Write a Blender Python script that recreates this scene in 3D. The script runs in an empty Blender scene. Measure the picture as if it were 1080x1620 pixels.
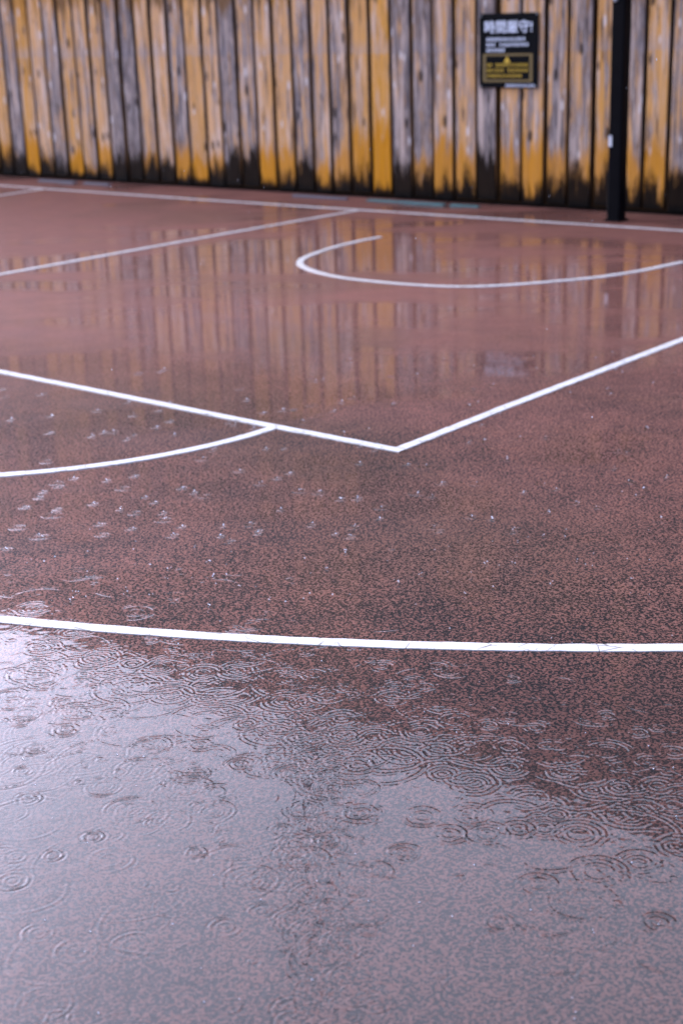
import bpy, bmesh, math, random
import numpy as np
from mathutils import Matrix, Vector

S = bpy.context.scene
COL = S.collection
random.seed(7)
RNG = np.random.default_rng(11)

# ------------------------------------------------------------------ camera
CAM = np.array([5.8645, -10.1642, 1.6241])
R = [[0.76855864, -0.18116806, 0.61359249],
     [0.63903846, 0.26352527, -0.7226232],
     [-0.03078088, 0.9474875, 0.31830798]]
cam = bpy.data.cameras.new("camera")
cam_o = bpy.data.objects.new("camera", cam)
COL.objects.link(cam_o)
M = Matrix(R).to_4x4()
M.translation = Vector(CAM)
cam_o.matrix_world = M
cam.sensor_fit = 'VERTICAL'
cam.sensor_height = 36.0
cam.sensor_width = 24.0
cam.lens = 2347.65 / 1620 * 36
cam.clip_start = 0.05
cam.clip_end = 2000
cam.dof.use_dof = True
cam.dof.focus_distance = 3.75
cam.dof.aperture_fstop = 3.3
S.camera = cam_o

# ------------------------------------------------------------------ sky, sun, exposure
SUN_EL, SUN_AZ = math.radians(25), math.radians(-82)     # azimuth clockwise from +Y
w = bpy.data.worlds.new("World")
S.world = w
w.use_nodes = True
nt = w.node_tree
nt.nodes.clear()
sky = nt.nodes.new('ShaderNodeTexSky')
sky.sky_type = 'NISHITA'
sky.sun_disc = False
sky.sun_elevation = SUN_EL
sky.sun_rotation = SUN_AZ
sky.air_density = 1.0
sky.dust_density = 4.0
sky.ozone_density = 1.0
hs = nt.nodes.new('ShaderNodeHueSaturation')
hs.inputs['Saturation'].default_value = 0.5
bg = nt.nodes.new('ShaderNodeBackground')
bg.inputs['Strength'].default_value = 0.12
wo = nt.nodes.new('ShaderNodeOutputWorld')
nt.links.new(sky.outputs[0], hs.inputs['Color'])
tint = nt.nodes.new('ShaderNodeMix')
tint.data_type, tint.blend_type = 'RGBA', 'MULTIPLY'
tint.inputs[0].default_value = 1.0
tint.inputs[7].default_value = (0.80, 0.87, 1.32, 1)
nt.links.new(hs.outputs[0], tint.inputs[6])
nt.links.new(tint.outputs[2], bg.inputs['Color'])
nt.links.new(bg.outputs[0], wo.inputs['Surface'])
sl = bpy.data.lights.new("sun", 'SUN')
sl.energy = 0.8
sl.angle = math.radians(120)
sl.color = (1.0, 0.94, 0.85)
so = bpy.data.objects.new("sun", sl)
COL.objects.link(so)
sd = Vector((math.sin(SUN_AZ) * math.cos(SUN_EL), math.cos(SUN_AZ) * math.cos(SUN_EL), math.sin(SUN_EL)))
so.rotation_euler = (-sd).to_track_quat('-Z', 'Y').to_euler()
so.location = (0, 10, 20)
vs = S.view_settings
vs.view_transform = 'Standard'
vs.look = 'None'
vs.exposure = 2.05
vs.gamma = 1.0
vs.use_curve_mapping = False
S.render.engine = 'CYCLES'
S.cycles.max_bounces = 8
S.cycles.transparent_max_bounces = 8
S.cycles.sample_clamp_indirect = 6
S.cycles.use_denoising = True


# ------------------------------------------------------------------ node helper
class NB:
    """tiny node builder: values are floats, tuples or sockets"""
    def __init__(self, name):
        self.m = bpy.data.materials.new(name)
        self.m.use_nodes = True
        self.t = self.m.node_tree
        self.t.nodes.clear()
        self.out = self.n('ShaderNodeOutputMaterial')

    def n(self, k, **kw):
        x = self.t.nodes.new(k)
        for a, b in kw.items():
            setattr(x, a, b)
        return x

    def s(self, sock, v):
        if isinstance(v, bpy.types.NodeSocket):
            self.t.links.new(v, sock)
        elif isinstance(v, tuple) and len(v) == 3 and sock.type == 'RGBA':
            sock.default_value = (*v, 1)
        else:
            sock.default_value = v

    def math(self, op, a, b=0.0, c=0.0, clamp=False):
        x = self.n('ShaderNodeMath', operation=op, use_clamp=clamp)
        self.s(x.inputs[0], a)
        self.s(x.inputs[1], b)
        self.s(x.inputs[2], c)
        return x.outputs[0]

    def ramp(self, v, a, b, lo=0.0, hi=1.0, smooth=True):
        x = self.n('ShaderNodeMapRange')
        x.interpolation_type = 'SMOOTHSTEP' if smooth else 'LINEAR'
        self.s(x.inputs['Value'], v)
        self.s(x.inputs['From Min'], a)
        self.s(x.inputs['From Max'], b)
        self.s(x.inputs['To Min'], lo)
        self.s(x.inputs['To Max'], hi)
        return x.outputs[0]

    def mix(self, f, a, b, mode='MIX'):
        x = self.n('ShaderNodeMix', data_type='RGBA', blend_type=mode)
        self.s(x.inputs[0], f)
        self.s(x.inputs[6], a)
        self.s(x.inputs[7], b)
        return x.outputs[2]

    def noise(self, vec, scale, detail=2.0, rough=0.5, dist=0.0):
        x = self.n('ShaderNodeTexNoise')
        self.s(x.inputs['Vector'], vec)
        self.s(x.inputs['Scale'], scale)
        self.s(x.inputs['Detail'], detail)
        self.s(x.inputs['Roughness'], rough)
        self.s(x.inputs['Distortion'], dist)
        return x.outputs['Fac']

    def vor(self, vec, scale, feature='F1', out='Distance', dims='3D', rnd=1.0):
        x = self.n('ShaderNodeTexVoronoi', feature=feature, voronoi_dimensions=dims)
        self.s(x.inputs['Vector'], vec)
        self.s(x.inputs['Scale'], scale)
        self.s(x.inputs['Randomness'], rnd)
        return x.outputs[out]

    def vmul(self, vec, sc):
        x = self.n('ShaderNodeVectorMath', operation='MULTIPLY')
        self.s(x.inputs[0], vec)
        x.inputs[1].default_value = sc
        return x.outputs[0]

    def vadd(self, vec, b):
        x = self.n('ShaderNodeVectorMath', operation='ADD')
        self.s(x.inputs[0], vec)
        self.s(x.inputs[1], b)
        return x.outputs[0]

    def attr(self, name, kind='GEOMETRY', out='Fac'):
        x = self.n('ShaderNodeAttribute', attribute_type=kind, attribute_name=name)
        return x.outputs[out]

    def bump(self, h, strength, dist):
        x = self.n('ShaderNodeBump')
        self.s(x.inputs['Height'], h)
        self.s(x.inputs['Strength'], strength)
        self.s(x.inputs['Distance'], dist)
        return x.outputs[0]

    def pbr(self, **kw):
        x = self.n('ShaderNodeBsdfPrincipled')
        for a, b in kw.items():
            self.s(x.inputs[a.replace('_', ' ')], b)
        self.t.links.new(x.outputs[0], self.out.inputs['Surface'])
        return x

    def pos(self):
        return self.n('ShaderNodeNewGeometry').outputs['Position']

    def obj(self):
        return self.n('ShaderNodeTexCoord').outputs['Object']

    def rnd(self):
        return self.n('ShaderNodeObjectInfo').outputs['Random']

    def xyz(self, v):
        x = self.n('ShaderNodeSeparateXYZ')
        self.s(x.inputs[0], v)
        return x.outputs


# ------------------------------------------------------------------ materials
def mat_court():
    b = NB("red_wet_asphalt")
    p = b.pos()
    wet = b.attr("wet")
    cell = b.vor(p, 150.0, out='Distance')
    cellc = b.vor(p, 150.0, out='Color')
    worn = b.noise(p, 125.0, 3.0, 0.62, 0.5)
    big = b.noise(p, 0.9, 4.0, 0.6)
    mid = b.noise(p, 5.0, 3.0, 0.6)
    # dark binder between red painted stones, more of it where the paint has worn
    bias = b.math('ADD', b.math('MULTIPLY', b.math('SUBTRACT', big, 0.5), 0.13),
                  b.math('MULTIPLY', b.math('SUBTRACT', mid, 0.5), 0.10))
    gap = b.math('ADD', b.math('ADD', worn, b.math('MULTIPLY', cell, 0.16)), bias)
    dark = b.ramp(gap, 0.555, 0.605)
    dark = b.math('MULTIPLY', dark, b.attr("worn"), clamp=True)
    cs = b.xyz(cellc)
    red = b.mix(cs[0], (0.180, 0.070, 0.047), (0.238, 0.106, 0.077))
    red = b.mix(b.ramp(mid, 0.35, 0.7, 0, 0.35), red, (0.165, 0.075, 0.058))
    olive = b.mix(b.math('MULTIPLY', b.attr("olive_patch"), 0.4), red, (0.075, 0.055, 0.03))
    colr = b.mix(dark, olive, (0.011, 0.010, 0.009))
    # stone and paint soaked under standing water are darker
    colr = b.mix(b.math('MULTIPLY', b.attr('soak'), 0.62), colr, (0.012, 0.010, 0.010))
    h = b.math('SUBTRACT', b.math('MULTIPLY', b.math('SUBTRACT', 1.0, cell), 0.5), b.math('MULTIPLY', dark, 0.6))
    h = b.math('ADD', h, b.math('MULTIPLY', b.noise(p, 300.0, 2.0), 0.3))
    nb = b.bump(h, 0.55, 0.0025)
    # water film lying over it
    roll = b.noise(p, 11.0, 4.0, 0.6)
    film = b.attr("film")
    dry = b.math('SUBTRACT', 1.0, film)
    cb = b.bump(b.math('ADD', b.math('MULTIPLY', roll, 1.0), b.math('MULTIPLY', h, 0.05)),
                b.math('MULTIPLY', b.math('ADD', b.math('MULTIPLY', dry, b.math('SUBTRACT', 1.08, wet)), 0.10), 0.20), 0.004)
    crough = b.math('ADD', b.math('MULTIPLY', b.ramp(wet, 0.15, 0.85, 0.16, 0.025, False), dry), b.math('MULTIPLY', film, 0.034))
    cwt = b.math('MAXIMUM', wet, film)
    x = b.pbr(Base_Color=colr, Roughness=0.7, Specular_IOR_Level=0.07, Normal=nb,
              Coat_Weight=cwt, Coat_Roughness=crough,
              Coat_IOR=b.math('ADD', 1.38, b.math('MULTIPLY', film, -0.045)))
    b.s(x.inputs['Coat Normal'], cb)
    return b.m


def mat_line():
    b = NB("worn_white_paint")
    p = b.pos()
    c = b.vor(b.vadd(p, b.vmul(b.n('ShaderNodeTexNoise').outputs['Color'], (0.02, 0.02, 0.02))), 11.0,
              feature='DISTANCE_TO_EDGE')
    crack = b.math('MULTIPLY', b.ramp(c, 0.004, 0.024, 0.9, 0.0), b.ramp(b.noise(p, 13.0, 3.0), 0.44, 0.56))
    chip = b.ramp(b.noise(p, 160.0, 3.0, 0.7), 0.58, 0.66)
    chip = b.math('MULTIPLY', chip, b.ramp(b.noise(p, 3.0, 2.0), 0.36, 0.60, 0.15, 0.9))
    grime = b.noise(p, 22.0, 4.0, 0.65)
    col = b.mix(b.ramp(grime, 0.45, 0.75, 0.0, 0.45), (0.60, 0.59, 0.53), (0.38, 0.37, 0.31))
    col = b.mix(b.math('MAXIMUM', crack, chip), col, (0.10, 0.085, 0.06))
    h = b.math('ADD', b.noise(p, 150.0, 2.0), b.math('MULTIPLY', crack, -1.5))
    b.pbr(Base_Color=col, Roughness=0.42, Specular_IOR_Level=0.4, Normal=b.bump(h, 0.4, 0.001))
    return b.m


def mat_board():
    b = NB("weathered_cedar_board")
    o = b.obj()
    r = b.rnd()
    off = b.n('ShaderNodeCombineXYZ')
    b.s(off.inputs[0], b.math('MULTIPLY', r, 37.0))
    b.s(off.inputs[1], b.math('MULTIPLY', r, 11.0))
    b.s(off.inputs[2], b.math('MULTIPLY', r, 53.0))
    v = b.vadd(o, off.outputs[0])
    z = b.xyz(o)[2]
    gray, gold, rot, low = [b.attr(k, 'OBJECT') for k in ("gray", "gold", "rot", "low")]
    grain = b.noise(b.vmul(v, (120.0, 1.0, 1.4)), 1.0, 3.0, 0.6)
    strip = b.noise(b.vmul(v, (34.0, 1.0, 0.8)), 1.0, 3.0, 0.6, 0.2)
    broad = b.noise(b.vmul(v, (15.0, 1.0, 0.9)), 1.0, 3.0, 0.55, 0.4)
    mott = b.noise(b.vmul(v, (24.0, 1.0, 5.0)), 1.0, 4.0, 0.62)
    tan = b.mix(strip, (0.68, 0.34, 0.10), (0.62, 0.41, 0.25))
    tan = b.mix(b.math('MULTIPLY', gold, b.ramp(mott, 0.3, 0.6, 1.0, 0.55)), tan, (0.66, 0.30, 0.03))
    gcol = b.mix(b.ramp(mott, 0.35, 0.7), (0.085, 0.09, 0.105), (0.34, 0.29, 0.26))
    sel = b.math('ADD', b.math('MULTIPLY', broad, 0.55), b.math('MULTIPLY', strip, 0.45))
    sel = b.math('ADD', sel, b.math('MULTIPLY', b.math('SUBTRACT', mott, 0.5), 0.35))
    gm = b.ramp(sel, b.math('SUBTRACT', 0.62, b.math('MULTIPLY', gray, 0.32)),
                b.math('SUBTRACT', 0.74, b.math('MULTIPLY', gray, 0.32)), 0.0, 0.92)
    c = b.mix(gm, tan, gcol)
    pale = b.ramp(b.noise(b.vmul(v, (20.0, 1.0, 1.8)), 1.0, 4.0, 0.6), 0.49, 0.66, 0.0, 0.72)
    c = b.mix(pale, c, (0.66, 0.51, 0.40))
    dkst = b.ramp(b.noise(b.vadd(b.vmul(v, (30.0, 1.0, 2.4)), (7.0, 3.0, 5.0)), 1.0, 4.0, 0.65), 0.53, 0.70, 0.0, 0.85)
    c = b.mix(dkst, c, (0.055, 0.045, 0.043))
    c = b.mix(b.ramp(grain, 0.46, 0.72, 0.0, 0.55), c, (0.15, 0.08, 0.045))
    # greyed weathering edge that runs level along all boards
    lvl = b.math('ADD', z, b.math('MULTIPLY', b.math('SUBTRACT', mott, 0.5), 0.10))
    band = b.math('MULTIPLY', b.ramp(lvl, 1.265, 1.285), b.ramp(lvl, 1.30, 1.42, 1.0, 0.0))
    c = b.mix(b.math('MULTIPLY', band, 0.32), c, b.mix(gray, (0.46, 0.40, 0.36), (0.13, 0.13, 0.15)))
    # knots, dark runs below some of them, pale scars
    kv = b.n('ShaderNodeTexVoronoi', feature='F1')
    b.s(kv.inputs['Vector'], b.vmul(v, (7.0, 1.0, 2.9)))
    kv.inputs['Scale'].default_value = 1.0
    kd = b.math('ADD', kv.outputs['Distance'], b.math('MULTIPLY', b.math('SUBTRACT', mott, 0.5), 0.16))
    c = b.mix(b.ramp(kd, 0.09, 0.20, 0.85, 0.0), c, (0.032, 0.024, 0.02))
    kd2 = b.math('ADD', b.vor(b.vadd(b.vmul(v, (9.0, 1.0, 3.0)), (3.0, 1.0, 9.0)), 1.0), b.math('MULTIPLY', b.math('SUBTRACT', mott, 0.5), 0.2))
    c = b.mix(b.ramp(kd2, 0.08, 0.18, 0.75, 0.0), c, (0.66, 0.60, 0.54))
    # golden wet wood near the ground, then black rot
    zz = b.math('ADD', z, b.math('MULTIPLY', b.math('SUBTRACT', broad, 0.5), 0.55))
    zz = b.math('ADD', zz, b.math('MULTIPLY', b.math('SUBTRACT', mott, 0.5), 0.12))
    c = b.mix(b.math('MULTIPLY', b.ramp(zz, b.math('ADD', low, 0.05), b.math('MULTIPLY', low, 0.7), 0.0, 1.0),
                     b.math('SUBTRACT', 1.0, b.math('MULTIPLY', rot, 0.3))), c, b.mix(grain, (0.74, 0.30, 0.010), (0.36, 0.14, 0.008)))
    rz = b.math('ADD', z, b.math('MULTIPLY', b.math('SUBTRACT', b.noise(b.vmul(v, (11.0, 1.0, 2.0)), 1.0, 5.0, 0.7), 0.5), 0.85))
    top = b.math('MULTIPLY', rot, 0.34)
    c = b.mix(b.ramp(rz, b.math('SUBTRACT', top, 0.12), b.math('ADD', top, 0.09), 1.0, 0.0), c, b.mix(mott, (0.004, 0.003, 0.002), (0.022, 0.012, 0.006)))
    c = b.mix(b.ramp(b.math('ADD', z, b.math('MULTIPLY', b.math('SUBTRACT', mott, 0.5), 0.10)), 0.05, 0.11, 0.95, 0.0),
              c, (0.004, 0.0032, 0.0025))
    # brown stain still on the wood higher up
    uz = b.math('ADD', z, b.math('MULTIPLY', b.math('SUBTRACT', broad, 0.5), 0.9))
    st = b.mix(mott, (0.60, 0.27, 0.04), (0.24, 0.11, 0.022))
    r2 = b.math('FRACT', b.math('MULTIPLY', r, 91.7))
    st = b.mix(b.ramp(r2, 0.35, 0.9), b.mix(0.72, st, (0.05, 0.035, 0.025)), st)
    c = b.mix(b.ramp(uz, 1.72, 1.86, 0.0, 0.9), c, st)
    c = b.mix(b.ramp(uz, 2.2, 3.0, 0.0, 0.85), c, b.mix(b.ramp(r2, 0.2, 0.9), (0.09, 0.055, 0.035), (0.33, 0.16, 0.06)))
    h = b.math('SUBTRACT', grain, b.math('MULTIPLY', b.ramp(kd, 0.12, 0.24, 1.0, 0.0), 0.6))
    b.pbr(Base_Color=c, Roughness=0.65, Specular_IOR_Level=0.05, Normal=b.bump(h, 0.6, 0.006))
    return b.m


def mat_side():
    b = NB("brown_board_edge")
    o = b.obj()
    r = b.rnd()
    n = b.noise(b.vadd(b.vmul(o, (1.0, 8.0, 1.5)), b.n('ShaderNodeCombineXYZ').outputs[0]), 2.0, 3.0)
    c = b.mix(r, (0.30, 0.14, 0.035), (0.10, 0.06, 0.035))
    c = b.mix(b.ramp(n, 0.4, 0.7), c, (0.07, 0.05, 0.04))
    z = b.xyz(o)[2]
    c = b.mix(b.ramp(z, 0.06, 0.30, 0.9, 0.0), c, (0.02, 0.014, 0.01))
    b.pbr(Base_Color=c, Roughness=0.7, Specular_IOR_Level=0.08)
    return b.m


def mat_plain(name, col, rough=0.5, var=0.25, scale=12.0, metal=0.0, bump=0.1, spec=0.5):
    b = NB(name)
    p = b.pos()
    n = b.noise(p, scale, 4.0, 0.6)
    dk = tuple(c * (1 - var) for c in col)
    lt = tuple(min(1, c * (1 + var)) for c in col)
    b.pbr(Base_Color=b.mix(n, dk, lt), Roughness=b.ramp(n, 0.3, 0.7, rough * 0.8, min(1, rough * 1.2)),
          Metallic=metal, Specular_IOR_Level=spec, Normal=b.bump(b.noise(p, scale * 9, 2.0), bump, 0.002))
    return b.m


def mat_drop():
    b = NB("raindrop_water")
    b.pbr(Base_Color=(0.9, 0.93, 0.96), Roughness=0.05, IOR=1.33, Transmission_Weight=0.6)
    return b.m


MC, ML, MB, MS = mat_court(), mat_line(), mat_board(), mat_side()
M_DARK = mat_plain("black_stained_wood", (0.005, 0.004, 0.003), 0.8, spec=0.05)
M_BACK = mat_plain("brown_stained_backing", (0.060, 0.030, 0.012), 0.8, 0.5, 6.0, spec=0.05)
M_BLACK = mat_plain("black_powder_coat", (0.0022, 0.0022, 0.003), 0.45, 0.3, 20.0, spec=0.05)
M_PANEL = mat_plain("black_sign_plastic", (0.0025, 0.003, 0.004), 0.45, 0.2, spec=0.06)
M_WHITE = mat_plain("white_print", (0.80, 0.86, 0.92), 0.5, 0.05)
M_YEL = mat_plain("yellow_print", (0.62, 0.40, 0.02), 0.5, 0.08)
M_OCHRE = mat_plain("dull_ochre_print", (0.16, 0.105, 0.02), 0.5, 0.1)
M_STEEL = mat_plain("weathered_steel", (0.35, 0.36, 0.37), 0.4, 0.2, metal=0.8)
M_LABEL = mat_plain("torn_paper_sticker", (0.50, 0.52, 0.53), 0.7, 0.5, 45.0)
M_TEAL = mat_plain("teal_strip", (0.045, 0.15, 0.145), 0.45, 0.35, 9.0)
M_SLATE = mat_plain("slate_grey_strip", (0.09, 0.11, 0.13), 0.45, 0.35, 9.0)
M_CONC = mat_plain("pole_concrete", (0.24, 0.23, 0.22), 0.8, 0.15, 3.0)
M_GROUND = mat_plain("damp_earth", (0.06, 0.05, 0.042), 0.7, 0.35, 2.0)
M_ORANGE = mat_plain("orange_rim_paint", (0.45, 0.09, 0.02), 0.4, 0.15)
M_DROP = mat_drop()


# ------------------------------------------------------------------ mesh helpers
def link(name, me, mats=None, parent=None, **props):
    o = bpy.data.objects.new(name, me)
    COL.objects.link(o)
    if me is not None and mats is not None and not me.materials:
        for m in (mats if isinstance(mats, (list, tuple)) else [mats]):
            me.materials.append(m)
    if parent is not None:
        o.parent = parent
    for k, v in props.items():
        o[k] = v
    return o


def empty(name, loc, rz=0.0, **props):
    o = link(name, None, **props)
    o.location = loc
    o.rotation_euler = (0, 0, rz)
    o.empty_display_size = 0.1
    return o


def box_bm(bm, c, s, bevel=0.0, mat=0):
    r = bmesh.ops.create_cube(bm, size=1.0)
    for v in r['verts']:
        v.co = Vector((v.co.x * s[0] + c[0], v.co.y * s[1] + c[1], v.co.z * s[2] + c[2]))
    fs = set(f for v in r['verts'] for f in v.link_faces)
    for f in fs:
        f.material_index = mat
    if bevel:
        es = set(e for v in r['verts'] for e in v.link_edges)
        bmesh.ops.bevel(bm, geom=list(es), offset=bevel, segments=2, affect='EDGES', profile=0.5)


def cyl_bm(bm, p0, p1, r0, r1=None, seg=16):
    r1 = r0 if r1 is None else r1
    a, b_ = Vector(p0), Vector(p1)
    d = b_ - a
    q = d.to_track_quat('Z', 'Y').to_matrix().to_4x4()
    bmesh.ops.create_cone(bm, cap_ends=True, segments=seg, radius1=r0, radius2=r1, depth=d.length,
                          matrix=Matrix.Translation((a + b_) / 2) @ q)


def done(bm, name, mats, parent=None, smooth=False, **props):
    me = bpy.data.meshes.new(name)
    bm.normal_update()
    bm.to_mesh(me)
    bm.free()
    if smooth:
        for p in me.polygons:
            p.use_smooth = True
    return link(name, me, mats, parent, **props)


def boxobj(name, c, s, mats, parent=None, bevel=0.0, **props):
    bm = bmesh.new()
    box_bm(bm, c, s, bevel)
    return done(bm, name, mats, parent, **props)


def grid_mesh(name, X, Y, Z, keep=None, attrs=None, smooth=True):
    """X, Y, Z: (n, m) arrays; keep: boolean mask of vertices"""
    n, m = X.shape
    idx = np.arange(n * m).reshape(n, m)
    q = np.stack([idx[:-1, :-1], idx[:-1, 1:], idx[1:, 1:], idx[1:, :-1]], -1).reshape(-1, 4)
    co = np.stack([X, Y, Z], -1).reshape(-1, 3)
    if keep is not None:
        k = keep.reshape(-1)
        q = q[k[q].all(1)]
        used = np.unique(q)
        remap = np.full(n * m, -1, np.int64)
        remap[used] = np.arange(len(used))
        q = remap[q]
        co = co[used]
        attrs = {a: v.reshape(-1)[used] for a, v in (attrs or {}).items()}
    me = bpy.data.meshes.new(name)
    me.vertices.add(len(co))
    me.vertices.foreach_set('co', co.astype(np.float32).ravel())
    me.loops.add(q.size)
    me.loops.foreach_set('vertex_index', q.astype(np.int32).ravel())
    me.polygons.add(len(q))
    me.polygons.foreach_set('loop_start', np.arange(0, q.size, 4, dtype=np.int32))
    me.polygons.foreach_set('use_smooth', np.full(len(q), smooth))
    me.update(calc_edges=True)
    for a, v in (attrs or {}).items():
        at = me.attributes.new(a, 'FLOAT', 'POINT')
        at.data.foreach_set('value', np.ascontiguousarray(v.reshape(-1), np.float32))
    return me


def vnoise(X, Y, scale, seed):
    g = np.random.default_rng(seed).random((256, 256))
    x, y = X * scale + 77.3, Y * scale + 51.7
    xi, yi = np.floor(x).astype(int), np.floor(y).astype(int)
    fx, fy = x - xi, y - yi
    fx, fy = fx * fx * (3 - 2 * fx), fy * fy * (3 - 2 * fy)
    G = lambda a, b: g[a % 256, b % 256]
    return (G(xi, yi) * (1 - fx) + G(xi + 1, yi) * fx) * (1 - fy) + (G(xi, yi + 1) * (1 - fx) + G(xi + 1, yi + 1) * fx) * fy


def fbm(X, Y, scale, seed, oct=4):
    r, a, t = 0, 1.0, 0
    for i in range(oct):
        r = r + a * vnoise(X, Y, scale * 2 ** i, seed + i)
        t += a
        a *= 0.5
    return r / t


def sstep(x, a, b):
    t = np.clip((x - a) / (b - a), 0, 1)
    return t * t * (3 - 2 * t)


def blob(X, Y, cx, cy, rx, ry, rot=0.0):
    c, s = math.cos(rot), math.sin(rot)
    u, v = (X - cx) * c + (Y - cy) * s, -(X - cx) * s + (Y - cy) * c
    return np.exp(-((u / rx) ** 2 + (v / ry) ** 2))


# view-aligned ground axes: f away from the photographer, r to the right
F2 = np.array([-0.6473, 0.7622])
R2 = np.array([0.7622, 0.6473])


def ground_ds(X, Y):
    dx, dy = X - CAM[0], Y - CAM[1]
    return dx * F2[0] + dy * F2[1], dx * R2[0] + dy * R2[1]


# ------------------------------------------------------------------ ground and court
me = grid_mesh("ground", *np.meshgrid(np.linspace(-300, 300, 3), np.linspace(-300, 300, 3), indexing='ij'),
               np.full((3, 3), -0.03), smooth=False)
link("ground", me, M_GROUND, kind="structure")

def surface_state(X, Y):
    """how wet, worn and olive the paving is at a place"""
    d, s = ground_ds(X, Y)
    wet = 0.34 + 1.3 * (fbm(X, Y, 0.55, 3) - 0.5) + 2.1 * (fbm(d * 1.7, s * 0.9, 1.5, 20, 6) - 0.5)
    wet += 0.55 * blob(X, Y, 0.6, -2.0, 1.7, 0.75, 0.35)        # puddle inside the arc
    wet += 0.45 * blob(X, Y, -1.0, -1.7, 0.8, 1.6, 0.7)
    wet += 0.40 * blob(X, Y, 0.6, -4.2, 1.0, 1.2, 0.7)
    wet += 0.35 * blob(X, Y, -1.3, -4.3, 1.3, 0.7, 0.0)
    wet += 0.30 * blob(X, Y, 0.9, -5.0, 0.9, 1.3, 0.7)
    wet += 0.40 * blob(X, Y, 1.7, -2.9, 2.4, 0.45, -1.05)
    wet -= 0.60 * blob(X, Y, -0.3, -0.25, 1.4, 0.35, 0.1)       # matte strip under the hoop
    wet -= 0.42 * blob(X, Y, -4.2, -1.7, 2.4, 1.2, 0.2)
    wet -= 0.30 * blob(X, Y, 2.2, -4.6, 1.0, 1.6, 0.5)
    wet += 0.5 * sstep(d, 3.9, 3.0)
    wet = sstep(wet, -0.05, 0.95) * 0.96 + 0.04
    worn = 0.25 + 0.75 * sstep(d, 9.0, 5.5)
    olive_patch = np.clip(0.9 * blob(X, Y, 3.3, -6.5, 0.8, 0.6) + 0.8 * blob(X, Y, 1.0, -5.9, 0.8, 0.5)
                    + 0.6 * sstep(fbm(X, Y, 0.8, 50), 0.55, 0.75), 0, 1)  # darker olive patches: two placed, the others from noise
    return {"wet": wet, "worn": worn, "olive_patch": olive_patch, "soak": sstep(4.2 - d, 0.02, 1.3)}


X, Y = np.meshgrid(np.arange(-17, 12.01, 0.05), np.arange(-15, 1.3, 0.05), indexing='ij')
me = grid_mesh("court", X, Y, np.zeros_like(X), attrs=surface_state(X, Y), smooth=False)
court = link("court", me, MC, kind="structure")


def ribbon(name, pts, width=0.047, z=0.004, step=0.02, label=None, seed=0):
    P = np.array(pts, float)
    seg = np.hypot(*np.diff(P, axis=0).T)
    L = np.r_[0, np.cumsum(seg)]
    t = np.arange(0, L[-1] + step * 0.5, step)
    x, y = np.interp(t, L, P[:, 0]), np.interp(t, L, P[:, 1])
    tx, ty = np.gradient(x), np.gradient(y)
    l = np.hypot(tx, ty)
    nx, ny = -ty / l, tx / l
    g = np.random.default_rng(seed)
    cols = []
    for sgn in (-1, 1):
        jit = np.convolve(g.normal(0, 0.0016, len(t)), [.25, .5, .25], 'same')
        hw = sgn * (width / 2 + jit)
        cols.append((x + nx * hw, y + ny * hw))
    XX = np.stack([cols[0][0], cols[0][0], cols[1][0], cols[1][0]], 1)
    YY = np.stack([cols[0][1], cols[0][1], cols[1][1], cols[1][1]], 1)
    ZZ = np.tile(np.array([-0.002, z, z, -0.002]), (len(t), 1))
    me = grid_mesh(name, XX, YY, ZZ, smooth=False)
    o = link(name, me, ML, court)
    if label:
        o["label"] = label
    return o


def arc(cx, cy, r, a0, a1, n=120):
    a = np.radians(np.linspace(a0, a1, n))
    return np.stack([cx + r * np.cos(a), cy + r * np.sin(a)], 1)


def catmull(P, n=14):
    P = np.array(P, float)
    Q = np.vstack([2 * P[0] - P[1], P, 2 * P[-1] - P[-2]])
    out = []
    for i in range(1, len(Q) - 2):
        a, b, c, e = Q[i - 1:i + 3]
        for t in np.linspace(0, 1, n, endpoint=False):
            out.append(0.5 * (2 * b + (c - a) * t + (2 * a - 5 * b + 4 * c - e) * t * t + (3 * b - a - 3 * c + e) * t ** 3))
    out.append(P[-1])
    return np.array(out)


ribbon("baseline", [(-9.0, -0.17), (-6.48, -0.15), (-4.42, -0.12), (-2.38, -0.05), (-0.93, 0.01), (0.61, 0.07), (4.5, 0.24)], seed=1)
ribbon("key_line", [(-2.40, -0.085), (-2.44, -1.37), (-2.46, -2.72), (-2.48, -5.745)], z=0.0038, seed=2)
ribbon("key_line", [(2.43, -5.745), (2.415, -5.0), (2.41, -3.37), (2.41, 0.10)], z=0.0038, seed=3)
ribbon("free_throw_line", [(-2.505, -5.76), (-0.05, -5.765), (1.67, -5.78), (2.455, -5.772)], seed=4)
ribbon("free_throw_circle", arc(0.236, -5.816, 1.563, 1.3, -181), z=0.0038, seed=5)
ribbon("three_point_line", arc(-0.2214, -1.0118, 7.318, -10, -158, 260), seed=6)
ribbon("three_point_side_line", [(-6.50, -0.19), (-6.46, -0.9), (-6.40, -2.6)], z=0.0038, seed=7)
NC = [(-1.23, -1.25), (-1.24, -1.50), (-1.19, -1.92), (-1.03, -2.39), (-0.73, -2.66), (-0.20, -2.82), (0.54, -2.70),
      (0.98, -2.20), (1.19, -1.74), (1.285, -1.20)]
ribbon("no_charge_arc", catmull(NC), seed=8)

# ------------------------------------------------------------------ rain water: rippled puddle in front
DN, DF, ST = 1.85, 4.55, 0.003
dd = np.arange(DN, DF, ST)
ss = np.arange(-1.75, 1.75, ST)
D, SS = np.meshgrid(dd, ss, indexing='ij')
WX = CAM[0] + F2[0] * D + R2[0] * SS
WY = CAM[1] + F2[1] * D + R2[1] * SS
half = 0.27 * D + 0.34
keep = np.abs(SS + 0.02) < half
H = 0.00018 * (fbm(D, SS, 26.0, 91, 3) - 0.5) * 2 + 0.00005 * (vnoise(D, SS, 75.0, 95) - 0.5) * 2


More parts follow.
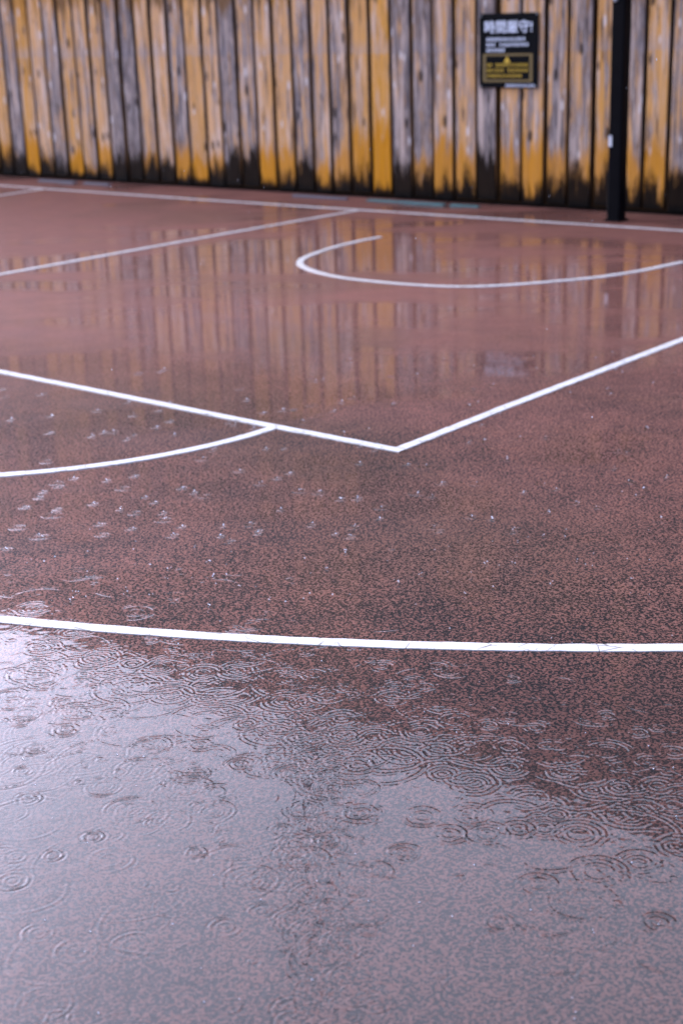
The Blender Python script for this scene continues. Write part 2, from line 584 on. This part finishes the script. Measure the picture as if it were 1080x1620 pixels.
def packet(rr, th, R0, lam, w, A, ph):
    wob = 1 + 0.018 * np.sin(th * 3 + ph) + 0.012 * np.sin(th * 5 + 2.1 * ph)
    x = rr - R0 * wob
    return A * np.cos(2 * np.pi * x / lam) * np.exp(-(x / w) ** 2)


def add_drop(d0, s0, R0, A=0.00016, lam=0.0105, rings=2, centre=True):
    ext = R0 + 0.05
    i0, i1 = int((d0 - ext - DN) / ST), int((d0 + ext - DN) / ST) + 2
    j0, j1 = int((s0 - ext + 1.75) / ST), int((s0 + ext + 1.75) / ST) + 2
    i0, j0 = max(i0, 0), max(j0, 0)
    i1, j1 = min(i1, len(dd)), min(j1, len(ss))
    if i1 <= i0 or j1 <= j0:
        return
    a, b = D[i0:i1, j0:j1] - d0, SS[i0:i1, j0:j1] - s0
    rr, th = np.hypot(a, b), np.arctan2(a, b)
    ph = RNG.random() * 6.28
    fade = 1 / (1 + (R0 / 0.05) ** 1.2)
    # rings are never even all round: the drop comes in at a slant
    az = 0.65 + 0.4 * np.sin(th + ph) + 0.3 * np.sin(2 * th + ph * 1.7) + 0.25 * np.sin(5 * th + ph * 3.1)
    h = packet(rr, th, R0, lam, lam * 0.75, A * fade * 4.0, ph) * az
    if rings > 1:
        h = h + packet(rr, th, R0 * 0.52, lam * 0.8, lam * 0.6, A * fade * 2.6, ph + 1)
    if centre:
        h = h + A * 1.2 * np.exp(-(rr / 0.006) ** 2)
    H[i0:i1, j0:j1] += h


# distinct drops: (depth, side, ring radius)
HAND = []
def px_drop(u, v, width):
    dv = Vector(((u - 540) / 2347.65, -(v - 810) / 2347.65, -1.0))
    w_ = Matrix(R) @ dv
    t = -CAM[2] / w_.z
    gx, gy = CAM[0] + w_.x * t, CAM[1] + w_.y * t
    d0, s0 = ground_ds(gx, gy)
    return float(d0), float(s0), width * t / 2347.65 / 2


SEEN = [(165, 1245, 58), (295, 1248, 80), (205, 1283, 80), (335, 1285, 72), (570, 1287, 52), (668, 1292, 56), (710, 1320, 52),
        (770, 1320, 70), (548, 1165, 66), (665, 1158, 60), (750, 1240, 66), (805, 1215, 60), (890, 1222, 50), (980, 1247, 40),
        (945, 1380, 90), (1065, 1275, 62), (465, 1225, 60), (148, 1325, 30), (84, 1355, 28), (310, 1350, 30), (215, 970, 58),
        (395, 990, 44), (375, 1062, 56), (605, 1055, 36), (270, 1100, 70), (205, 1090, 110), (330, 1140, 120), (715, 1060, 60),
        (810, 1075, 26), (240, 1180, 60), (860, 1310, 62), (915, 1320, 80), (820, 1312, 46), (790, 1460, 44), (1040, 1460, 50),
        (610, 1210, 120), (700, 1225, 40), (430, 1160, 90), (620, 1105, 50), (772, 1148, 30), (960, 1133, 26), (1010, 1160, 30),
        (515, 1330, 40), (485, 1360, 70), (40, 1130, 50), (20, 1100, 44), (105, 1155, 40), (60, 1065, 90), (380, 1210, 40),
        (920, 1425, 110), (880, 1290, 30), (640, 1350, 50), (850, 1400, 60), (590, 1380, 60), (395, 1395, 90), (20, 1395, 50),
        (640, 1190, 90), (960, 1190, 70), (690, 1190, 46), (1065, 1190, 44), (45, 1265, 40), (450, 1110, 70), (160, 1040, 60)]
for u, v, wpx in SEEN:
    d0, s0, rad = px_drop(u, v, wpx)
    add_drop(d0, s0, rad, A=0.00024, lam=0.0115 + 0.003 * RNG.random())
for i in range(90):                       # a busy streak of drips down the middle
    d0 = RNG.uniform(2.0, 3.3)
    add_drop(d0, RNG.normal(-0.055, 0.055) * d0 / 2.6, RNG.uniform(0.008, 0.05), A=0.00016, lam=RNG.uniform(0.008, 0.012))
for i in range(2100):
    d0 = RNG.uniform(DN, DF)
    dens = 0.30 + 0.70 * float(sstep(np.array(d0), 2.5, 2.95)) * (1 - 0.75 * float(sstep(np.array(d0), 3.55, 4.0)))
    s0 = RNG.uniform(-1.5, 1.5)
    # more of the chaos on the left at the band's far edge, to the right nearer
    bend = d0 + 0.42 * s0
    if RNG.random() > dens * (1.0 if bend < 3.55 else 0.4):
        continue
    age = RNG.random() ** 1.3
    R0 = 0.006 + 0.11 * age
    add_drop(d0, s0, R0, A=0.00017 * RNG.uniform(0.15, 1.15), lam=RNG.uniform(0.009, 0.016),
             rings=2 if R0 < 0.06 else 1, centre=R0 < 0.04)
film = sstep(DF - D, 0.02, 0.75) * sstep(half - np.abs(SS + 0.02), 0.02, 0.2)
patch = fbm(WX, WY, 3.0, 140)
film = film * (1 - (1 - sstep(patch, 0.36, 0.56)) * 0.7 * sstep(D + 0.35 * SS, 3.4, 4.1))
Zp = 0.0016 + np.clip(H, -0.0013, 0.002)
me = grid_mesh("puddle", WX, WY, Zp, keep=keep, attrs={"film": film, **surface_state(WX, WY)})
link("puddle", me, MC, kind="structure")

# splash rings on the thinner film farther out
vs_, fs_, fl_ = [], [], []
FAR = [(187, 918, 34), (197, 940, 30), (237, 942, 26), (427, 902, 26), (630, 922, 34), (520, 942, 32), (1000, 920, 26), (330, 890, 20),
       (140, 878, 22), (65, 850, 26), (85, 815, 30), (160, 830, 16), (260, 823, 22), (215, 812, 18), (275, 848, 18), (270, 900, 24),
       (335, 925, 18), (425, 950, 20), (450, 955, 16), (745, 818, 18), (815, 838, 22), (860, 850, 18), (945, 803, 16), (700, 765, 14),
       (605, 803, 20), (560, 835, 18), (555, 850, 16), (540, 790, 14), (505, 780, 16), (380, 745, 16), (440, 757, 14), (325, 785, 18),
       (290, 772, 14), (180, 683, 16), (212, 657, 14), (155, 650, 14), (745, 910, 16), (665, 910, 18), (880, 775, 14), (1005, 785, 12),
       (95, 770, 14), (365, 858, 18), (490, 910, 18), (20, 905, 36), (110, 948, 46), (330, 962, 50), (780, 860, 14), (910, 890, 14),
       (545, 875, 14), (645, 735, 12), (10, 870, 20), (30, 835, 24)]
lst = [px_drop(*t) for t in FAR]
for i in range(190):
    dq = RNG.uniform(4.0, 7.2)
    lst.append((dq, RNG.uniform(-0.27, 0.27) * dq, RNG.uniform(0.008, 0.026)))
for d0, s0, rad in lst:
    cx, cy = CAM[0] + F2[0] * d0 + R2[0] * s0, CAM[1] + F2[1] * d0 + R2[1] * s0
    NR, NA = 20, 28
    ext = rad + 0.012
    base = len(vs_)
    ph = RNG.random() * 6.28
    lam = 0.0072
    for i in range(NR):
        for j in range(NA):
            rr, th = ext * (i + 0.3) / (NR - 0.7), j / NA * 2 * math.pi
            az = 1.0 + 0.15 * math.sin(th + ph)
            h = 0.00046 * az * math.cos(2 * math.pi * (rr - rad) / lam) * math.exp(-((rr - rad) / 0.0065) ** 2)
            h += 0.00036 * math.cos(2 * math.pi * (rr - rad * .5) / lam) * math.exp(-((rr - rad * .5) / 0.005) ** 2)
            k = min(1.0, (ext - rr) / 0.008)
            wob = 1 + 0.05 * math.sin(2 * th + ph)
            vs_.append((cx + rr * wob * math.cos(th), cy + rr * wob * math.sin(th), 0.0006 + h * min(1.0, k) - 0.0012 * max(0.0, 1 - k * 2.5)))
            e = math.exp(-((rr - rad) / 0.008) ** 2) + math.exp(-((rr - rad * .5) / 0.006) ** 2) + math.exp(-(rr / 0.007) ** 2)
            fl_.append(max(0.0, k) * min(1.0, 0.8 * e))
    for i in range(NR - 1):
        for j in range(NA):
            a = base + i * NA + j
            c = base + i * NA + (j + 1) % NA
            fs_.append((a, a + NA, c + NA, c))
me = bpy.data.meshes.new("splash_rings")
me.from_pydata(vs_, [], fs_)
me.polygons.foreach_set('use_smooth', np.full(len(fs_), True))
VS = np.array(vs_)
for a_, v_ in {"film": np.array(fl_), **surface_state(VS[:, 0], VS[:, 1])}.items():
    at = me.attributes.new(a_, 'FLOAT', 'POINT')
    at.data.foreach_set('value', np.ascontiguousarray(v_, np.float32))
link("splash_rings", me, MC, kind="stuff", label="small raindrop rings dotting the wet court beyond the puddle", category="ripples")

# ------------------------------------------------------------------ fence
FP0 = np.array([-8.19, 0.55])
FT = np.array([8.38, 0.30]) / math.hypot(8.38, 0.30)
FANG = math.atan2(0.30, 8.38)
FH = 5.7
fence = empty("wooden_fence", (FP0[0], FP0[1], 0), FANG, category="fence",
              label="tall fence of weathered orange and grey vertical boards along the court")
PITCH, BW, BT = 0.2266, 0.190, 0.042


def board_mesh(k):
    g = random.Random(100 + k)
    bm = bmesh.new()
    nz = 9
    zs = [0.035 + g.uniform(-0.008, 0.012)] + [FH * (i / (nz - 1)) for i in range(1, nz)]
    rows = []
    for i, z in enumerate(zs):
        jx, jy = g.uniform(-0.002, 0.002), g.uniform(-0.0025, 0.0025)
        h, c = BW / 2, 0.006
        prof = [(-h, 0), (-h, -BT + c), (-h + c, -BT), (h - c, -BT), (h, -BT + c), (h, 0)]
        rows.append([bm.verts.new((x + jx, y + jy, z)) for x, y in prof])
    for a, b_ in zip(rows[:-1], rows[1:]):
        for i in range(5):
            f = bm.faces.new((a[i], a[i + 1], b_[i + 1], b_[i]))
            f.material_index = 0 if i in (1, 2, 3) else 1
    for r_ in (rows[0][::-1], rows[-1]):
        f = bm.faces.new(r_)
        f.material_index = 1
    bmesh.ops.recalc_face_normals(bm, faces=bm.faces)
    me_ = bpy.data.meshes.new("board")
    bm.to_mesh(me_)
    bm.free()
    me_.materials.append(MB)
    me_.materials.append(MS)
    return me_


BMESH = [board_mesh(k) for k in range(6)]
# grey, gold, rot, low-gold height for the boards in view, left to right
B = [(.3, .5, .8, .35), (.75, 0, .9, .1), (.15, .95, .25, .5), (.35, .25, .65, .2), (.65, 0, .7, .1), (.25, .6, .2, .35),
     (.5, .25, .5, .15), (.3, .3, .5, .4), (.85, 0, 1.0, .1), (1.0, 0, 1.0, .1), (.45, .1, .8, .35), (.35, .05, .8, .2),
     (.65, .15, .45, .45), (.25, .5, .25, .3), (.35, .1, .7, .35), (.85, 0, 1.1, .15), (.7, .1, 1.1, .2), (.35, .4, .2, .45),
     (.35, .25, .6, .4), (.65, .1, 1.0, .2), (.5, .25, .4, .3), (.65, .2, .7, .45), (.3, .6, .65, .65), (.05, .95, .2, .75),
     (.95, 0, 1.0, .1), (.7, .1, .9, .4), (.5, .15, .45, .6), (.4, .25, .7, .5), (1.0, 0, 1.3, .1), (.55, .3, .7, .55),
     (.4, .45, .5, .6), (.6, .25, .8, .55), (.6, .3, .9, .5), (.35, .6, .8, .6), (.65, .1, .75, .5), (.25, .55, .7, .6),
     (.6, .15, 1.1, .4)]
for i in range(-36, 62):
    o = link("board", BMESH[i % 6] if i >= 0 else BMESH[(i * 5 + 2) % 6], None, fence)
    o.location = (0.119 + (i + 0.5) * PITCH + random.uniform(-0.006, 0.006), random.uniform(-0.006, 0.006), 0)
    o.scale = (random.uniform(0.93, 1.06), 1, 1)
    o.rotation_euler = (0, random.uniform(-0.0012, 0.0012), random.uniform(-0.03, 0.03))
    t = B[i] if 0 <= i < len(B) else (random.uniform(.2, .9), random.uniform(0, .6), random.uniform(.4, 1.1), random.uniform(.1, .6))
    for k, v in zip(("gray", "gold", "rot", "low"), t):
        o[k] = float(v)
X0, X1 = 0.119 - 36 * PITCH, 0.119 + 62 * PITCH
boxobj("backing_panel", ((X0 + X1) / 2, 0.03, FH / 2), (X1 - X0, 0.02, FH - 0.02), M_BACK, fence)
boxobj("base_rail", ((X0 + X1) / 2, -0.003, 0.012), (X1 - X0, 0.03, 0.022), M_DARK, fence)

# ------------------------------------------------------------------ teal and slate coloured strips at the fence foot
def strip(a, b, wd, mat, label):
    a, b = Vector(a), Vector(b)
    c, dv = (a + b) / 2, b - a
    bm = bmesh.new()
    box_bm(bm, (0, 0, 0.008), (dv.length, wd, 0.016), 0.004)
    o = done(bm, "ground_strip", mat, None, label=label, category="edging strip", group="coloured strips along the fence foot")
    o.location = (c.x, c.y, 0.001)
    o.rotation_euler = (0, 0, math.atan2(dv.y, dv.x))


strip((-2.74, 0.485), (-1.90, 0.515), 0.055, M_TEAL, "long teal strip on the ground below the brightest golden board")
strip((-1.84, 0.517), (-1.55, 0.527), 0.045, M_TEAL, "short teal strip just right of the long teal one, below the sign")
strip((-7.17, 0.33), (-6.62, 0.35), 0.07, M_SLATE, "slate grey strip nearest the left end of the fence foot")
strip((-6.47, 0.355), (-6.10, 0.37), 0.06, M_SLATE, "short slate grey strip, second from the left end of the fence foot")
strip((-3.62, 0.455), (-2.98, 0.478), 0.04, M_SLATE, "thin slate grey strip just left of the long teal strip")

# ------------------------------------------------------------------ sign
sgn = empty("notice_sign", (FP0[0] + FT[0] * 6.80, FP0[1] + FT[1] * 6.80, 0.985), FANG, category="sign",
            label="black notice with white and yellow lettering fixed to the board fence")
SW, SHT = 0.575, 0.60
FY = -0.053                        # back of the sign plate just proud of the boards
boxobj("sign_plate", (0, FY - 0.006, SHT / 2), (SW, 0.012, SHT), M_PANEL, sgn, bevel=0.003)
FACE = FY - 0.0125


def sx(u):
    return (u - 512.5) / 715 * SW


def sz(v):
    return (985 - v) / 890 * SHT


def flat_boxes(name, rects, mat, parent, y=FACE, th=0.001, **props):
    bm = bmesh.new()
    for x0, x1, z0, z1 in rects:
        box_bm(bm, ((x0 + x1) / 2, y, (z0 + z1) / 2), (x1 - x0, th, z1 - z0))
    return done(bm, name, mat, parent, **props)


def text_mesh(name, body, x0, x1, z0, z1, mat, parent, y=FACE):
    cu = bpy.data.curves.new("lettering", 'FONT')
    cu.body = body
    cu.extrude = 0.004
    cu.offset = 0.006
    cu.resolution_u = 3
    to = bpy.data.objects.new("lettering", cu)
    COL.objects.link(to)
    dg = bpy.context.evaluated_depsgraph_get()
    me_ = bpy.data.meshes.new_from_object(to.evaluated_get(dg))
    bpy.data.objects.remove(to)
    n = len(me_.vertices)
    co = np.zeros(n * 3, np.float32)
    me_.vertices.foreach_get('co', co)
    co = co.reshape(-1, 3)
    lo, hi = co.min(0), co.max(0)
    out = np.zeros_like(co)
    out[:, 0] = x0 + (co[:, 0] - lo[0]) / (hi[0] - lo[0]) * (x1 - x0)
    out[:, 2] = z0 + (co[:, 1] - lo[1]) / (hi[1] - lo[1]) * (z1 - z0)
    out[:, 1] = y - (co[:, 2] - lo[2]) / max(hi[2] - lo[2], 1e-6) * 0.001
    me_.vertices.foreach_set('co', out.ravel())
    me_.materials.clear()
    return link(name, me_, mat, parent)


text_mesh("title_lettering", "時間厳守!", sx(226), sx(800), sz(330), sz(178), M_WHITE, sgn)


def tiny_rows(name, rows, mat):
    """rows of print too small to read: short strokes in character cells"""
    rects = []
    g = random.Random(5)
    for u0, u1, v, hpx, gaps in rows:
        u = u0
        while u < u1 - hpx * 0.6:
            if not any(a <= u < b for a, b in gaps):
                for k in range(3):
                    vv = v - hpx * 0.5 + hpx * (0.12 + 0.36 * k)
                    a, b = u + g.uniform(0, .2) * hpx, u + hpx * g.uniform(.55, .85)
                    rects.append((sx(a), sx(b), sz(vv + hpx * 0.12), sz(vv - hpx * 0.05)))
                m = u + hpx * g.uniform(.25, .6)
                rects.append((sx(m), sx(m + hpx * .14), sz(v + hpx * .45), sz(v - hpx * .45)))
            u += hpx * 0.95
    # keep crossing strokes off one plane
    bm = bmesh.new()
    for i, (x0, x1, z0, z1) in enumerate(rects):
        box_bm(bm, ((x0 + x1) / 2, FACE - 0.0002 * (1 + i % 4), (z0 + z1) / 2), (x1 - x0, 0.001, z1 - z0))
    return done(bm, name, mat, sgn, kind="stuff")


tiny_rows("white_small_print", [(242, 745, 402, 42, []), (242, 760, 466, 42, [(340, 372)]), (242, 505, 531, 42, [])], M_WHITE)
tiny_rows("yellow_small_print", [(250, 755, 708, 38, [(315, 345)]), (250, 755, 772, 38, [(440, 470)]), (250, 695, 838, 38, [])], M_YEL)
tiny_rows("footer_print", [(480, 838, 955, 34, [])], M_WHITE)
fr = [(sx(205), sx(805), sz(600), sz(574)), (sx(205), sx(805), sz(912), sz(886)),
      (sx(205), sx(238), sz(886), sz(600)), (sx(772), sx(805), sz(886), sz(600))]
flat_boxes("caution_border", fr, M_OCHRE, sgn)
bm = bmesh.new()
tv = [(sx(458), sz(682)), (sx(540), sz(682)), (sx(499), sz(606))]
f = bm.faces.new([bm.verts.new((x, FACE - 0.001, z)) for x, z in tv])
r_ = bmesh.ops.extrude_face_region(bm, geom=[f])
for v in [e for e in r_['geom'] if isinstance(e, bmesh.types.BMVert)]:
    v.co.y += 0.0015
bmesh.ops.recalc_face_normals(bm, faces=bm.faces)
done(bm, "warning_triangle", M_YEL, sgn)
for u, v in ((178, 122), (852, 112), (175, 965), (850, 968)):
    bm = bmesh.new()
    cyl_bm(bm, (sx(u), FACE + 0.001, sz(v)), (sx(u), FACE - 0.004, sz(v)), 0.008, 0.006, 10)
    done(bm, "screw", M_STEEL, sgn)

# ------------------------------------------------------------------ hoop stand
PX, PY = -0.10, 0.33
hoop = empty("basketball_hoop_stand", (PX, PY, 0), 0.0, category="hoop stand",
             label="black square steel post of a basketball hoop standing in front of the board fence")
boxobj("post", (0, 0, 1.75), (0.112, 0.112, 3.5), M_BLACK, hoop, bevel=0.010)
boxobj("base_plate", (0, 0, 0.009), (0.135, 0.135, 0.018), M_BLACK, hoop, bevel=0.003)
boxobj("arm", (0, -0.70, 3.30), (0.09, 1.45, 0.09), M_BLACK, hoop, bevel=0.006)
boxobj("backboard", (0, -1.47, 3.42), (1.8, 0.03, 1.05), M_BLACK, hoop, bevel=0.004)
bm = bmesh.new()
N = 28
prev = None
ring = []
for i in range(N):
    a = i / N * 2 * math.pi
    c = Vector((0.23 * math.cos(a), -1.87 + 0.23 * math.sin(a), 3.05))
    u = Vector((math.cos(a), math.sin(a), 0))
    ring.append([bm.verts.new(c + u * 0.009 * math.cos(t) + Vector((0, 0, 0.009 * math.sin(t)))) for t in (0, 1.57, 3.14, 4.71)])
for i in range(N):
    for j in range(4):
        bm.faces.new((ring[i][j], ring[(i + 1) % N][j], ring[(i + 1) % N][(j + 1) % 4], ring[i][(j + 1) % 4]))
bmesh.ops.recalc_face_normals(bm, faces=bm.faces)
done(bm, "rim", M_ORANGE, hoop, smooth=True)
boxobj("torn_sticker", (-0.038, -0.0573, 0.62), (0.030, 0.001, 0.085), M_LABEL, hoop)
bm = bmesh.new()
cyl_bm(bm, (-0.02, -0.054, 1.66), (-0.02, -0.076, 1.66), 0.020, 0.014, 8)
done(bm, "bolt", M_STEEL, hoop)

# ------------------------------------------------------------------ assumed utility pole, unseen, added for the dark streak mirrored in the puddle
up = empty("assumed_utility_pole", (-5.35, 2.3, 0), 0.2, category="assumed utility pole",
           label="assumed grey utility pole, unseen behind the fence, added for the dark streak in the puddle")
bm = bmesh.new()
cyl_bm(bm, (0, 0, 0), (0, 0, 13.2), 0.15, 0.09, 20)
done(bm, "shaft", M_CONC, up, smooth=True)
boxobj("cap", (0, 0, 13.22), (0.36, 0.36, 0.05), M_CONC, up)

# ------------------------------------------------------------------ falling rain and splash beads
bm = bmesh.new()
g = random.Random(3)
for i in range(70):
    dq = g.uniform(3.5, 12.5)
    sq = g.uniform(-0.24, 0.24) * dq
    zq = g.uniform(0.05, 1.7)
    x, y = CAM[0] + F2[0] * dq + R2[0] * sq, CAM[1] + F2[1] * dq + R2[1] * sq
    r = g.uniform(0.0008, 0.0014)
    bmesh.ops.create_icosphere(bm, subdivisions=1, radius=r,
                               matrix=Matrix.Translation((x, y, zq)) @ Matrix.Diagonal((1, 1, 2.5, 1)))
done(bm, "falling_raindrops", M_DROP, None, True, kind="stuff", category="raindrops",
     label="fine raindrops falling through the air above the court")
bm = bmesh.new()
for d0, s0, rad in lst:
    x, y = CAM[0] + F2[0] * d0 + R2[0] * s0, CAM[1] + F2[1] * d0 + R2[1] * s0
    for k in range(g.randint(0, 3)):
        a = g.uniform(0, 6.28)
        rr = g.uniform(0, rad * 0.5)
        bmesh.ops.create_icosphere(bm, subdivisions=1, radius=g.uniform(0.0012, 0.0026),
                                   matrix=Matrix.Translation((x + rr * math.cos(a), y + rr * math.sin(a), g.uniform(0.003, 0.012))))
for i in range(130):
    dq = g.uniform(2.1, 4.6)
    sq = g.uniform(-0.25, 0.25) * dq
    x, y = CAM[0] + F2[0] * dq + R2[0] * sq, CAM[1] + F2[1] * dq + R2[1] * sq
    bmesh.ops.create_icosphere(bm, subdivisions=1, radius=g.uniform(0.0009, 0.0021),
                               matrix=Matrix.Translation((x, y, 0.0024)))
done(bm, "splash_beads", M_DROP, None, True, kind="stuff", category="water beads",
     label="tiny bright beads of splashed water floating on the puddle")
